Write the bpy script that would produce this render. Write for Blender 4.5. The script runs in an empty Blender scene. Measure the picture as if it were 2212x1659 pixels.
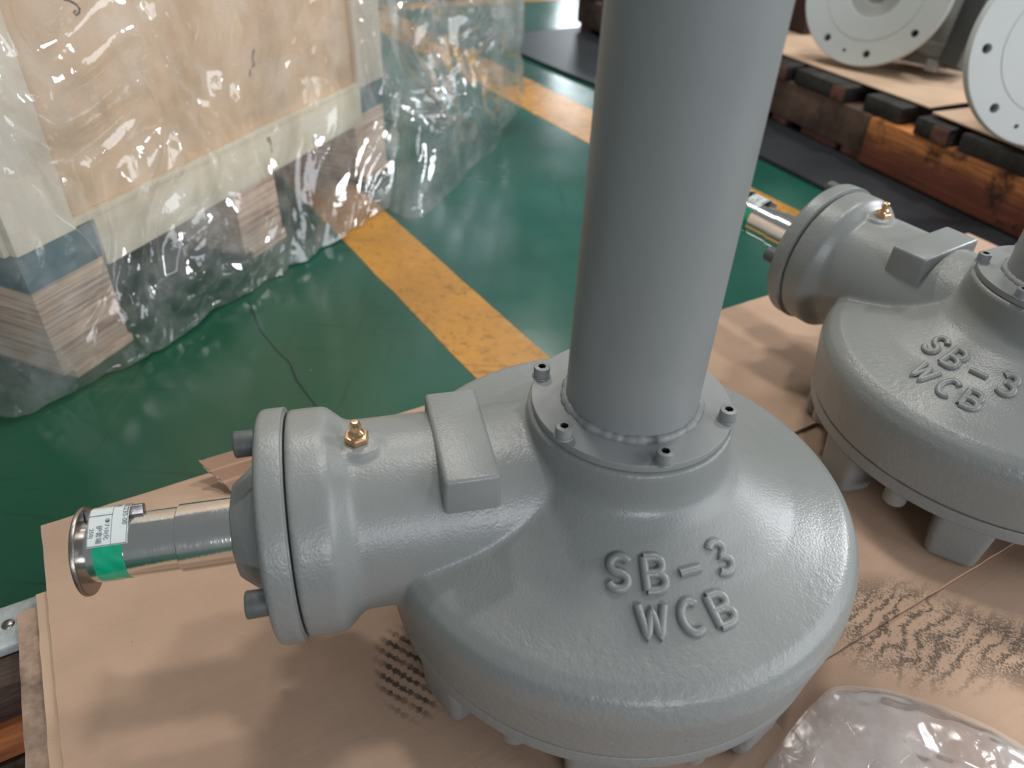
import bpy, bmesh, math, random
from mathutils import Vector, Matrix, noise
PI=math.pi; R=math.radians
scene=bpy.context.scene
col=scene.collection

# ---------------------------------------------------------------- camera
F_PX=1616.3; PITCH=0.65275; ROLL=0.04204; CAM_H=0.7393
cam_d=bpy.data.cameras.new('camera'); cam=bpy.data.objects.new('camera',cam_d); col.objects.link(cam)
fw=Vector((0,math.cos(PITCH),-math.sin(PITCH))); rt=Vector((1,0,0)); up=rt.cross(fw)
rt2=rt*math.cos(ROLL)+up*math.sin(ROLL); up2=-rt*math.sin(ROLL)+up*math.cos(ROLL)
M=Matrix((rt2,up2,-fw)).transposed().to_4x4(); M.translation=Vector((0,0,CAM_H)); cam.matrix_world=M
cam_d.sensor_width=36; cam_d.lens=F_PX/2212*36; cam_d.clip_start=.02; cam_d.clip_end=100
cam_d.dof.use_dof=True; cam_d.dof.focus_distance=.80; cam_d.dof.aperture_fstop=4.0
scene.camera=cam
# ---------------------------------------------------------------- world, light, exposure
w=bpy.data.worlds.new('hall'); scene.world=w; w.use_nodes=True
w.node_tree.nodes['Background'].inputs[0].default_value=(.86,.95,.98,1)
w.node_tree.nodes['Background'].inputs[1].default_value=.28
def area(name,loc,target,sx,sy,power,color=(1,1,1)):
    l=bpy.data.lights.new(name,'AREA'); l.shape='RECTANGLE'; l.size=sx; l.size_y=sy; l.energy=power; l.color=color
    o=bpy.data.objects.new(name,l); col.objects.link(o); o.location=loc
    o.rotation_euler=(Vector(target)-Vector(loc)).to_track_quat('-Z','Y').to_euler(); return o
area('ceiling_lamp',(-1.2,4.6,5.5),(-1.0,3.8,0),.7,.35,150,(1,.96,.9))
area('ceiling_lamp',(2.4,3.4,5.5),(2.0,3.0,0),.7,.35,150,(1,.96,.9))
area('ceiling_lamp',(.3,1.9,5.5),(.2,1.6,0),.7,.35,115,(1,.96,.9))
area('ceiling_lamp',(.2,8.6,5.6),(.2,7.0,0),.7,.35,45,(1,.96,.9))
area('window_and_fill_light',(4.8,-.5,2.3),(.1,.8,.3),4.2,2.8,200,(.93,.95,1))
area('window_and_fill_light',(5.6,3.6,2.6),(-.6,1.7,.3),1.2,.9,230,(.93,.95,1))  # added fill light rather than a window, brightens the crate's front face
area('window_and_fill_light',(1.45,-3.3,1.55),(.1,.5,.2),2.0,.55,95,(.93,.93,1))
area('window_and_fill_light',(.62,9.8,1.3),(.3,2.0,0),.5,.8,22,(.86,.94,1))
scene.view_settings.view_transform='Standard'; scene.view_settings.look='None'
scene.view_settings.exposure=-0.47; scene.view_settings.gamma=1; scene.view_settings.use_curve_mapping=False
FLOOR=-.12

# ---------------------------------------------------------------- node helpers
class NT:
    def __init__(s,name,**pb):
        s.m=bpy.data.materials.new(name); s.m.use_nodes=True; s.t=s.m.node_tree; s.n=s.t.nodes; s.l=s.t.links
        s.b=s.n['Principled BSDF']; s.out=s.n['Material Output']
        for k,v in pb.items(): s.set(k.replace('_',' '),v)
    def set(s,k,v):
        i=s.b.inputs[k]
        if hasattr(v,'is_output') : s.l.new(v,i)
        else: i.default_value=(*v,1) if isinstance(v,tuple) and len(v)==3 and i.type=='RGBA' else v
    def node(s,ty,**kw):
        n=s.n.new(ty)
        for k,v in kw.items():
            if k in ('i',):
                for a,b in v.items():
                    if hasattr(b,'is_output'): s.l.new(b,n.inputs[a])
                    else: n.inputs[a].default_value=b
            else: setattr(n,k,v)
        return n
    def pos(s): return s.node('ShaderNodeNewGeometry').outputs['Position']
    def obj(s): return s.node('ShaderNodeTexCoord').outputs['Object']
    def mp(s,v,scale=(1,1,1),rot=(0,0,0),loc=(0,0,0)):
        return s.node('ShaderNodeMapping',i={0:v,'Location':loc,'Rotation':rot,'Scale':scale}).outputs[0]
    def noise(s,v,sc,det=4,rough=.5,dist=0):
        return s.node('ShaderNodeTexNoise',i={'Vector':v,'Scale':sc,'Detail':det,'Roughness':rough,'Distortion':dist}).outputs[0]
    def ramp(s,f,*st):
        n=s.node('ShaderNodeValToRGB',i={0:f}); e=n.color_ramp.elements
        while len(e)<len(st): e.new(.5)
        for k,(p,c) in enumerate(st):
            e[k].position=p; e[k].color=(c,c,c,1) if not isinstance(c,tuple) else (*c,1)
        return n.outputs[0]
    def mix(s,f,a,b,bl='MIX'):
        n=s.node('ShaderNodeMix',data_type='RGBA',blend_type=bl)
        for k,v in ((0,f),(6,a),(7,b)):
            if hasattr(v,'is_output'): s.l.new(v,n.inputs[k])
            else: n.inputs[k].default_value=(*v,1) if isinstance(v,tuple) else v
        return n.outputs[2]
    def math(s,op,a,b=0.,c=None):
        n=s.node('ShaderNodeMath',operation=op)
        for k,v in enumerate((a,b) if c is None else (a,b,c)):
            if hasattr(v,'is_output'): s.l.new(v,n.inputs[k])
            else: n.inputs[k].default_value=v
        return n.outputs[0]
    def bump(s,h,st=.3,dist=.001,nrm=None):
        n=s.node('ShaderNodeBump',i={'Height':h,'Strength':st,'Distance':dist})
        if nrm is not None: s.l.new(nrm,n.inputs['Normal'])
        return n.outputs[0]
    def ell(s,v,cx,cy,rx,ry,rot=0.,soft=.4):
        "soft ellipse mask in the xy plane"
        q=s.node('ShaderNodeMapping',vector_type='TEXTURE',i={0:v,'Location':(cx,cy,0),'Rotation':(0,0,rot),'Scale':(rx,ry,1)}).outputs[0]
        sp=s.node('ShaderNodeSeparateXYZ',i={0:q})
        d=s.math('ADD',s.math('POWER',s.math('ABSOLUTE',sp.outputs[0]),2.),s.math('POWER',s.math('ABSOLUTE',sp.outputs[1]),2.))
        return s.ramp(d,(1-soft,1.),(1.,0.))

# ---------------------------------------------------------------- materials
def m_grey():
    t=NT('grey_machine_paint',Roughness=.42,Specular_IOR_Level=.5)
    v=t.obj()
    n1=t.noise(v,3.5,3); t.set('Base Color',t.mix(t.ramp(n1,(.35,0.),(.65,1.)),(.207,.221,.214),(.240,.253,.246)))
    t.set('Roughness',t.math('MULTIPLY_ADD',t.noise(v,9,3),.16,.25))
    big=t.noise(v,130,3,.6); fine=t.noise(v,420,2,.5)
    m=t.ramp(t.noise(v,5.5,2),(.38,.15),(.62,1.))
    h=t.math('ADD',t.math('MULTIPLY',t.math('MULTIPLY',big,m),1.),t.math('MULTIPLY',fine,.28))
    b1=t.bump(h,.6,.0019); 
    t.set('Normal',b1); return t.m
def m_grey_smooth():
    t=NT('grey_pipe_paint'); v=t.obj()
    n1=t.noise(t.mp(v,(1,1,.35)),9,3); t.set('Base Color',t.mix(t.ramp(n1,(.35,0.),(.65,1.)),(.225,.240,.238),(.262,.275,.275)))
    t.set('Roughness',t.math('MULTIPLY_ADD',t.noise(v,14,3),.25,.36))
    h=t.math('ADD',t.noise(v,14,2),t.math('MULTIPLY',t.noise(v,300,2),.12))
    t.set('Normal',t.bump(h,.35,.003)); return t.m
def m_metal(name,c,r,bs=0,aniso=None):
    t=NT(name,Base_Color=c,Metallic=1.,Roughness=r); v=t.obj()
    t.set('Roughness',t.math('MULTIPLY_ADD',t.noise(v,90,4,.7),.12,r-.05))
    if bs: t.set('Normal',t.bump(t.noise(t.mp(v,aniso or (1,1,1)),bs,3,.7),.25,.0006))
    return t.m
def m_plain(name,c,r=.5,var=.12,sc=20,bump=.2,bsc=150,bd=.001,coat=0):
    t=NT(name,Roughness=r); v=t.obj(); n=t.noise(v,sc,4,.6)
    a=tuple(x*(1-var) for x in c); b=tuple(min(1,x*(1+var)) for x in c)
    t.set('Base Color',t.mix(t.ramp(n,(.3,0.),(.7,1.)),a,b)); t.set('Normal',t.bump(t.noise(v,bsc,3),bump,bd))
    if coat: t.set('Coat Weight',coat)
    return t.m
def m_card(name,base=(.46,.315,.225),dirt=0.,stains=False,rot=R(30.9)):
    t=NT(name,Roughness=.85,Specular_IOR_Level=.2); v=t.pos()
    vr=t.mp(v,rot=(0,0,-rot))
    n=t.noise(v,7,4,.6); c=t.mix(t.ramp(n,(.3,0.),(.7,1.)),tuple(x*.9 for x in base),tuple(x*1.07 for x in base))
    flu=t.noise(t.mp(vr,(8,150,1)),1.,2); c=t.mix(t.math('MULTIPLY',t.ramp(flu,(.45,0.),(.7,1.)),.07),c,tuple(x*.62 for x in base))
    sp=t.noise(v,420,2,.6); c=t.mix(t.ramp(sp,(.68,0.),(.78,.65)),c,(.12,.07,.045))
    fl=t.noise(v,95,3,.6); c=t.mix(t.ramp(fl,(.745,0.),(.77,.8)),c,(.06,.04,.03))
    if dirt: c=t.mix(t.math('MULTIPLY',t.ramp(t.noise(v,16,5,.65),(.42,0.),(.62,1.)),dirt),c,(.05,.045,.04))
    if stains:
        grit=t.noise(v,330,3,.8)
        mk=t.math('MAXIMUM',t.ell(v,.47,.53,.13,.085,R(-10),.75),t.ell(v,.60,.50,.16,.06,R(-25),.8))
        wv=t.node('ShaderNodeTexWave',i={0:t.mp(v,rot=(0,0,R(47))),'Scale':17.,'Distortion':10.,'Detail':4.,'Detail Scale':1.1,'Detail Roughness':.6}).outputs[1]
        s=t.math('MULTIPLY',mk,t.ramp(t.math('ADD',t.math('MULTIPLY',wv,.42),t.math('MULTIPLY',grit,1.15)),(.80,0.),(1.02,1.)))
        bl=t.math('MULTIPLY',mk,t.ramp(t.math('ADD',t.math('MULTIPLY',t.noise(v,16,3),.9),t.math('MULTIPLY',grit,.9)),(.92,0.),(1.12,.9)))
        c=t.mix(t.math('MULTIPLY',t.math('MAXIMUM',s,bl),.82),c,(.055,.05,.042))
        mk2=t.math('MULTIPLY',t.ell(v,-.10,.448,.036,.064,R(25),.6),t.ramp(t.noise(v,40,3),(.3,.3),(.5,1.)))
        wa=t.node('ShaderNodeTexWave',i={0:t.mp(v,rot=(0,0,R(-62))),'Scale':26.,'Distortion':1.2,'Detail':2.}).outputs[1]
        wb=t.node('ShaderNodeTexWave',i={0:t.mp(v,rot=(0,0,R(28))),'Scale':34.,'Distortion':1.2,'Detail':2.}).outputs[1]
        s2=t.math('MULTIPLY',mk2,t.ramp(t.math('ADD',t.math('ADD',t.math('MULTIPLY',wa,.30),t.math('MULTIPLY',wb,.12)),t.math('MULTIPLY',grit,.7)),(.52,0.),(.66,1.)))
        c=t.mix(t.math('MULTIPLY',s2,.85),c,(.04,.035,.03))
    t.set('Base Color',c)
    t.set('Normal',t.bump(t.math('ADD',t.noise(v,60,3),t.math('MULTIPLY',flu,.8)),.22,.0012)); return t.m
def m_wood(name,c,dark,sc=(1,12,12),stain=.0,r=.75,con=.5,bump=.5):
    t=NT(name,Roughness=r,Specular_IOR_Level=.3); v=t.obj()
    g=t.noise(t.mp(v,sc),2.2,6,.65,.6); g2=t.noise(t.mp(v,tuple(x*4 for x in sc)),3,3,.6)
    f=t.math('ADD',t.math('MULTIPLY',g,.7),t.math('MULTIPLY',g2,.3))
    cc=t.mix(t.ramp(f,(.5-.25*con,1.),(.5+.3*con,0.)),c,dark)
    if stain: cc=t.mix(t.math('MULTIPLY',t.ramp(t.noise(v,7,5,.7),(.48,0.),(.62,1.)),stain),cc,(.018,.015,.013))
    t.set('Base Color',cc); t.set('Normal',t.bump(f,bump,.003)); return t.m
def m_lvl(name):
    "laminated timber: thin plies stacked in z"
    t=NT(name,Roughness=.8,Specular_IOR_Level=.2); v=t.obj()
    f=t.noise(t.mp(v,(1.5,1.5,70)),1.6,5,.7,.25)
    c=t.mix(t.ramp(f,(.36,0.),(.46,.6),(.60,1.)),(.27,.15,.11),(.82,.60,.45))
    t.set('Base Color',c); t.set('Normal',t.bump(f,.9,.004)); return t.m
def m_floor():
    t=NT('green_epoxy_floor',Specular_IOR_Level=.5); v=t.pos()
    n=t.noise(v,1.7,5,.6); c=t.mix(t.ramp(n,(.35,0.),(.62,1.)),(.009,.075,.053),(.014,.100,.074))
    g=t.ell(v,-.62,1.02,.75,.62,R(-20),.9); c=t.mix(t.math('MULTIPLY',g,.8),c,(.012,.078,.037))
    ol=t.noise(v,3.1,6,.7); c=t.mix(t.math('MULTIPLY',t.ramp(ol,(.5,0.),(.7,1.)),.4),c,(.035,.085,.055))
    sc=t.noise(t.mp(v,(3,60,1),rot=(0,0,R(38))),1.,5,.6,.4); c=t.mix(t.math('MULTIPLY',t.ramp(sc,(.60,0.),(.74,1.)),.5),c,(.006,.025,.018))
    s2=t.noise(t.mp(v,(70,2.5,1),rot=(0,0,R(12))),1.,4,.6,.3); c=t.mix(t.math('MULTIPLY',t.ramp(s2,(.64,0.),(.76,1.)),.45),c,(.006,.026,.018))
    sp=t.noise(v,46,2); c=t.mix(t.ramp(sp,(.80,0.),(.82,.5)),c,(.25,.32,.27))
    t.set('Base Color',c); t.set('Roughness',t.math('MULTIPLY_ADD',t.noise(v,6,5,.7),.20,.09))
    t.set('Normal',t.bump(t.noise(v,22,4,.6),.10,.002)); return t.m
def m_yellow():
    t=NT('yellow_line_paint'); v=t.pos()
    c=t.mix(t.ramp(t.noise(v,6,5,.7),(.35,0.),(.62,1.)),(.54,.255,.035),(.42,.20,.032))
    c=t.mix(t.math('MULTIPLY',t.ramp(t.noise(v,55,4,.75),(.56,0.),(.68,1.)),.75),c,(.10,.05,.018))
    c=t.mix(t.math('MULTIPLY',t.ramp(t.noise(v,11,6,.85),(.56,0.),(.66,1.)),.6),c,(.12,.06,.02))
    sc=t.noise(t.mp(v,(3,60,1),rot=(0,0,R(60))),1.,4,.6,.4); c=t.mix(t.math('MULTIPLY',t.ramp(sc,(.64,0.),(.72,1.)),.5),c,(.12,.06,.02))
    t.set('Base Color',c); t.set('Roughness',t.math('MULTIPLY_ADD',t.noise(v,18,5,.7),.25,.14))
    wet=t.ell(v,.02,1.17,.20,.13,R(-57),.8)
    t.set('Normal',t.bump(t.math('MULTIPLY',t.noise(v,60,4,.6),t.math('MULTIPLY_ADD',wet,1.3,.2)),.4,.003)); return t.m
def m_film(name,tint,haze,gloss_r,bs,bst,fr=1.5):
    "clear plastic: lets light straight through, a glossy skin, a little milky scatter; crinkles are relief"
    t=NT(name); v=t.pos(); n=t.n
    nb=t.bump(t.noise(v,bs,3,.5,.6),bst,.004)
    tr=t.node('ShaderNodeBsdfTransparent',i={0:(*tint,1)})
    gl=t.node('ShaderNodeBsdfGlossy',i={0:(1,1,1,1),'Roughness':gloss_r,'Normal':nb})
    df=t.node('ShaderNodeBsdfDiffuse',i={0:(.90,.94,.95,1),'Normal':nb})
    tl=t.node('ShaderNodeBsdfTranslucent',i={0:(.90,.94,.95,1),'Normal':nb})
    d2=t.node('ShaderNodeMixShader',i={0:.5,1:df.outputs[0],2:tl.outputs[0]})
    hz=t.math('MULTIPLY_ADD',t.ramp(t.noise(v,bs*.3,4,.6),(.40,0.),(.68,1.)),haze*1.2,haze*.5)
    m1=t.node('ShaderNodeMixShader',i={0:hz,1:tr.outputs[0],2:d2.outputs[0]})
    f=t.math('MINIMUM',t.math('MULTIPLY_ADD',t.node('ShaderNodeFresnel',i={0:fr}).outputs[0],1.,.05),.6)
    m2=t.node('ShaderNodeMixShader',i={0:f,1:m1.outputs[0],2:gl.outputs[0]})
    t.l.new(m2.outputs[0],t.out.inputs[0]); t.n.remove(t.b); return t.m
M_GREY=m_grey(); M_PIPE=m_grey_smooth()
M_BOLT=m_plain('grey_painted_bolt',(.22,.235,.235),.38,.1,60,.3,300)
M_HEAD=m_plain('dark_bolt_head',(.075,.085,.085),.5,.2,60,.3,200)
M_SOCKET=m_plain('socket_shadowed_steel',(.03,.03,.03),.5)
M_SHAFT=m_metal('polished_steel_shaft',(.80,.78,.75),.13,260,(1,.12,.12))
M_STEEL=m_metal('dark_steel_washer',(.30,.27,.25),.32,300)
M_KEY=m_metal('key_steel',(.36,.35,.36),.33,400)
M_BRASS=m_metal('brass_fitting',(.80,.52,.30),.2,200)
M_TAPE=m_plain('green_tape',(.004,.36,.19),.22,.15,60,.25,60,.002,.5)
M_LABEL=m_plain('white_label_film',(.66,.72,.72),.14,.03,10,.15,40,.002,.6)
M_INK=m_plain('black_print',(.08,.09,.10),.5)
M_CARD=m_card('cardboard',stains=True); M_CARD2=m_card('soiled_cardboard',(.40,.28,.205),.75)
M_CARD3=m_card('far_cardboard',(.52,.37,.26)); M_CARDF=m_card('flap_cardboard',(.40,.25,.175))
M_FLUTE=m_plain('cardboard_torn_edge',(.42,.33,.22),.9,.3,200,.6,300)
M_FLOOR=m_floor(); M_YEL=m_yellow()
M_JOINT=m_plain('floor_crack_dirt',(.006,.02,.016),.7)
M_PLY=m_wood('crate_plywood',(.86,.64,.44),(.72,.50,.33),(5,5,1.0),.0,.6,.9,.15)
M_PINE=m_wood('pale_pine',(.88,.80,.64),(.74,.64,.48),(1.0,9,9),0,.6,.8,.2)
M_PINEV=m_wood('pale_pine_upright',(.88,.80,.68),(.76,.66,.53),(9,9,1.),0,.6,.8,.2)
M_LVL=m_lvl('laminated_skid')
M_PLATE=m_plain('slate_blue_sheet',(.10,.165,.19),.45,.15,8,.1,60)
M_GALV=m_plain('weathered_grey_board',(.34,.37,.365),.4,.45,30,.7,70,.003)
M_OLD=m_wood('old_dark_timber',(.13,.085,.065),(.035,.025,.02),(3,25,25),.6)
M_OLDH=m_wood('soiled_hardboard',(.070,.055,.042),(.02,.016,.013),(30,30,30),.5)
M_ORANGE=m_wood('orange_timber',(.50,.18,.06),(.25,.08,.035),(2,22,22),.25,.6)
M_BROWN=m_wood('rough_brown_beam',(.20,.13,.095),(.07,.045,.033),(7,3,3),.45,.85,.8)
def m_beam():
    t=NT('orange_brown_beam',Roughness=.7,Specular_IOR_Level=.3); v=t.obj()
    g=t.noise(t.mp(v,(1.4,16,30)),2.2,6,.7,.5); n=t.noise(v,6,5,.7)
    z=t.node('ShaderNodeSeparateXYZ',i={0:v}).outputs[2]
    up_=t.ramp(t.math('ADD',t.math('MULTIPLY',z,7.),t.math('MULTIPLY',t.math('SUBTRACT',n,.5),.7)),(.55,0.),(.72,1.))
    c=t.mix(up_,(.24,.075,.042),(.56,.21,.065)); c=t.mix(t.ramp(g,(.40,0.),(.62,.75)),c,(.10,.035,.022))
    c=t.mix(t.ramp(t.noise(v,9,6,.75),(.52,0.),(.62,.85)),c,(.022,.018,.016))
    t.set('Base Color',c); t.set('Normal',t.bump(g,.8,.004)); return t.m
M_BEAMO=m_beam()
M_TARB=m_wood('black_stained_board',(.060,.062,.060),(.022,.017,.015),(10,2,10),.4,.4)
M_ENDW=m_wood('reddish_timber_end',(.24,.10,.075),(.10,.05,.04),(10,10,10),.35)
M_MAT=m_plain('black_rubber_mat',(.022,.027,.033),.42,.3,5,.2,90)
M_WHITE=m_plain('white_flange_enamel',(.62,.665,.665),.42,.03,4,.08,200)
M_ALU=m_plain('silver_grey_casting',(.42,.43,.42),.42,.15,8,.3,160)
M_DARKG=m_plain('dark_grey_plate',(.060,.066,.066),.55,.15,8,.15,160)
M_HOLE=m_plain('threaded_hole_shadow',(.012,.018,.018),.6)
M_MAROON=m_plain('dark_maroon_box',(.045,.018,.014),.6)
M_FILM=m_film('clear_plastic_film',(.985,1.,1.),.20,.05,34.,.35,1.4)
M_BAG=m_film('hazy_plastic_bag',(.97,.95,.955),.30,.18,30.,.3,1.12)

# ---------------------------------------------------------------- object helpers
def tag(o,label=None,cat=None,group=None,kind=None):
    for k,v in (('label',label),('category',cat),('group',group),('kind',kind)):
        if v: o[k]=v
    return o
def empty(name,loc=(0,0,0),rz=0,rot=None):
    o=bpy.data.objects.new(name,None); col.objects.link(o); o.location=loc; o.empty_display_size=.05
    o.rotation_euler=rot or (0,0,rz); return o
def link(name,me,mat,parent=None,loc=(0,0,0),rot=(0,0,0),smooth=False,sharp=35):
    if mat: me.materials.clear(); me.materials.append(mat)
    if smooth:
        me.shade_smooth(); me.set_sharp_from_angle(angle=R(sharp))
    o=bpy.data.objects.new(name,me); col.objects.link(o); o.location=loc; o.rotation_euler=rot
    if parent: o.parent=parent
    return o
def mesh(name,V,Fc):
    me=bpy.data.meshes.new(name); me.from_pydata([tuple(v) for v in V],[],Fc); me.validate(); return me
def bm_mesh(bm,name='m'):
    bmesh.ops.recalc_face_normals(bm,faces=bm.faces)
    me=bpy.data.meshes.new(name); bm.to_mesh(me); bm.free(); return me
def box_bm(bm,lo,hi,bev=0,seg=2,mat=None):
    r=bmesh.ops.create_cube(bm,size=1); vs=r['verts']
    for v in vs: v.co=Vector([lo[k]+(v.co[k]+.5)*(hi[k]-lo[k]) for k in range(3)])
    if bev:
        es=list({e for v in vs for e in v.link_edges})
        r=bmesh.ops.bevel(bm,geom=es,offset=bev,segments=seg,affect='EDGES',profile=.5); vs=list({v for f in r['faces'] for v in f.verts}|set(v for v in vs if v.is_valid))
    if mat:
        for v in vs: v.co=mat@v.co
    return vs
def box(name,lo,hi,mat,parent=None,bev=.002,seg=2,loc=(0,0,0),rot=(0,0,0),jit=0):
    bm=bmesh.new(); box_bm(bm,lo,hi,bev,seg)
    if jit:
        for v in bm.verts: v.co+=Vector([random.uniform(-jit,jit) for _ in range(3)])
    return link(name,bm_mesh(bm,name),mat,parent,loc,rot,True)
def lathe(prof,n=96,axis='z',closed=False,off=(0,0,0),jit=None):
    "revolve (r,h) points; r=0 ends close the surface"
    V=[];Fc=[];idx=[]
    for r,h in prof:
        if r<1e-7: idx.append([len(V)]*n); V.append(Vector((0,0,h)))
        else:
            idx.append(list(range(len(V),len(V)+n)))
            for k in range(n):
                a=2*PI*k/n; V.append(Vector((r*math.cos(a),r*math.sin(a),h)))
    for i in range(len(prof)-1):
        A,B=idx[i],idx[i+1]
        for k in range(n):
            j=(k+1)%n; f=[A[k],A[j],B[j],B[k]]; g=[]
            for q in f:
                if q not in g: g.append(q)
            if len(g)>2: Fc.append(g)
    if axis=='x': V=[Vector((v.z,v.x,v.y)) for v in V]
    return [v+Vector(off) for v in V],Fc
def fillet(P,rads,seg=4):
    "round the corners of a 2D polyline"
    out=[P[0]]
    for i in range(1,len(P)-1):
        r=rads[i] if isinstance(rads,(list,tuple)) else rads
        a,b,c=Vector(P[i-1]),Vector(P[i]),Vector(P[i+1])
        if not r: out.append(tuple(b)); continue
        u=(a-b); v=(c-b); k=min(r,u.length*.48,v.length*.48); u.normalize(); v.normalize()
        p,q=b+u*k,b+v*k
        for s in range(seg+1):
            t=s/seg; out.append(tuple(p*(1-t)**2+b*2*t*(1-t)+q*t*t))
    out.append(P[-1]); return out
def tube(path,rad,n=8,closed=False,flat=1.):
    V=[];Fc=[];N=len(path); path=[Vector(p) for p in path]
    for i,p in enumerate(path):
        a=path[i-1] if (i or closed) else p; b=path[(i+1)%N] if (i<N-1 or closed) else p
        t=(b-a).normalized(); s=t.cross(Vector((0,0,1))); s=s.normalized() if s.length>1e-6 else Vector((1,0,0)); u=s.cross(t)
        r=rad[i] if isinstance(rad,(list,tuple)) else rad
        for k in range(n):
            g=2*PI*k/n; V.append(p+s*(r*math.cos(g))+u*(r*math.sin(g)*flat))
    for i in range(N if closed else N-1):
        for k in range(n):
            j=(k+1)%n; i2=(i+1)%N; Fc.append([i*n+k,i*n+j,i2*n+j,i2*n+k])
    if not closed: Fc.append(list(range(n))[::-1]); Fc.append([(N-1)*n+k for k in range(n)])
    return V,Fc
def merge(*parts):
    V=[];Fc=[]
    for v,f in parts:
        o=len(V); V+=list(v); Fc+=[[q+o for q in g] for g in f]
    return V,Fc
def evaluated(me,mods):
    o=bpy.data.objects.new('tmp',me); col.objects.link(o)
    for ty,kw in mods:
        m=o.modifiers.new(ty,ty)
        for k,v in kw.items(): setattr(m,k,v)
    dg=bpy.context.evaluated_depsgraph_get(); r=bpy.data.meshes.new_from_object(o.evaluated_get(dg)); bpy.data.objects.remove(o); return r
def copy_tree(o,parent=None):
    c=o.copy(); col.objects.link(c)
    if parent: c.parent=parent
    for ch in list(o.children): copy_tree(ch,c)
    return c
def ground_dir(a): return Vector((math.cos(a),math.sin(a),0))

# ================================================================ SETTING: floor, painted lines, crack
V=[(-9,-4,FLOOR),(11,-4,FLOOR),(11,15,FLOOR),(-9,15,FLOOR)]
floor=tag(link('floor',mesh('floor',V+[(x,y,FLOOR-.05) for x,y,_ in V],[(0,1,2,3),(7,6,5,4),(0,4,5,1),(1,5,6,2),(2,6,7,3),(3,7,4,0)]),M_FLOOR),kind='structure')
def strip(name,P,Q,mat,z=.0009):
    bm=bmesh.new(); n=len(P); rows=[]
    for (a,b) in zip(P,Q): rows.append([bm.verts.new((a[0],a[1],FLOOR+z)),bm.verts.new((b[0],b[1],FLOOR+z)),bm.verts.new((b[0],b[1],FLOOR-.001)),bm.verts.new((a[0],a[1],FLOOR-.001))])
    for i in range(n-1):
        for k in range(4): bm.faces.new([rows[i][k],rows[i][(k+1)%4],rows[i+1][(k+1)%4],rows[i+1][k]])
    bm.faces.new(rows[0]); bm.faces.new(rows[-1])
    return link(name,bm_mesh(bm,name),mat,floor)
def wob(A,B,n=60,am=.0018,seed=0):
    out=[]
    A=Vector(A);B=Vector(B);d=(B-A).normalized();pn=Vector((-d.y,d.x))
    for i in range(n+1):
        t=i/n; s=am*(2*noise.noise(Vector((t*40,seed,0)))+noise.noise(Vector((t*150,seed,5))))
        out.append(tuple(A.lerp(B,t)+pn*s))
    return out
strip('yellow_line',wob((-2.52,4.78),(.35,.515)),wob((-2.40,4.905),(.50,.575),seed=3),M_YEL)
strip('yellow_line',wob((-1.3,4.79),(1.66,.22),80,seed=7),wob((-1.02,4.76),(1.88,.27),80,seed=9),M_YEL)
strip('yellow_line',wob((-2.2,3.58),(1.6,5.54),60,.003,seed=11),wob((-2.27,3.70),(1.53,5.68),60,.003,seed=12),M_YEL)
cr=[(-.575,1.372),(-.558,1.344),(-.52,1.27),(-.463,1.196),(-.43,1.16),(-.405,1.109),(-.37,1.06),(-.342,1.025),(-.30,.97),(-.27,.9)]
strip('floor_crack',[(x-.0016-.001*math.sin(i*3),y) for i,(x,y) in enumerate(cr)],[(x+.0016+.001*math.cos(i*5),y+.001) for i,(x,y) in enumerate(cr)],M_JOINT,.0006)

# ================================================================ PALLET under the gearboxes, cardboard on it
E1=ground_dir(R(30.9)); E2=Vector((E1.y,-E1.x,0))    # along the pallet's back edge / towards the viewer
A0=Vector((-.59,.63,0))
def P2(e,f,z=0): return A0+E1*e+E2*f+Vector((0,0,z))
ang=math.atan2(E1.y,E1.x)
def sheet(name,e0,e1_,f0,f1,top,th,mat,wav=.0006,seed=0,lift=None,dz=None):
    "corrugated sheet with slightly wavy edges, drawn in pallet coordinates (y = -f)"
    bm=bmesh.new(); ne=max(8,int((e1_-e0)/.02)); nf=max(8,int((f1-f0)/.02)); T=[];B=[]
    for i in range(ne+1):
        T.append([]);B.append([])
        for j in range(nf+1):
            e=e0+(e1_-e0)*i/ne; f=f0+(f1-f0)*j/nf
            if i in(0,ne): e+=.0012*noise.noise(Vector((f*60,seed,i)))
            if j in(0,nf): f+=.0012*noise.noise(Vector((e*60,seed,j+9)))
            z=top+wav*noise.noise(Vector((e*9,f*9,seed)))-(.0056*max(0,min(1,(.672-e)/.03)) if e0>.5 else 0)+(lift(e,f) if lift else 0)
            T[-1].append(bm.verts.new((e,-f,z))); B[-1].append(bm.verts.new((e,-f,z-th)))
    for i in range(ne):
        for j in range(nf):
            bm.faces.new((T[i][j],T[i][j+1],T[i+1][j+1],T[i+1][j])); bm.faces.new((B[i][j],B[i+1][j],B[i+1][j+1],B[i][j+1]))
    for i in range(ne):
        bm.faces.new((T[i][0],T[i+1][0],B[i+1][0],B[i][0])); bm.faces.new((T[i][nf],B[i][nf],B[i+1][nf],T[i+1][nf]))
    for j in range(nf):
        bm.faces.new((T[0][j],B[0][j],B[0][j+1],T[0][j+1])); bm.faces.new((T[ne][j],T[ne][j+1],B[ne][j+1],B[ne][j]))
    o=link(name,bm_mesh(bm,name),mat,None,A0,(0,0,ang),True); return o
tag(sheet('cardboard_sheet',0,.64,0,1.0,0,.005,M_CARD,seed=1),'large clean tan cardboard sheet under the front gearbox and its polished shaft','cardboard')
tag(sheet('cardboard_sheet',-.034,.5,.122,1.0,-.0058,.005,M_CARD2,seed=5),'dirty brown cardboard sheet sticking out below the clean sheet at the left edge','cardboard')
tag(sheet('cardboard_sheet',-.0125,.45,.108,1.0,-.0052,.004,M_CARD3,.0,seed=9),'narrow edge of tan cardboard showing between the clean sheet and the dirty one','cardboard')
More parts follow.
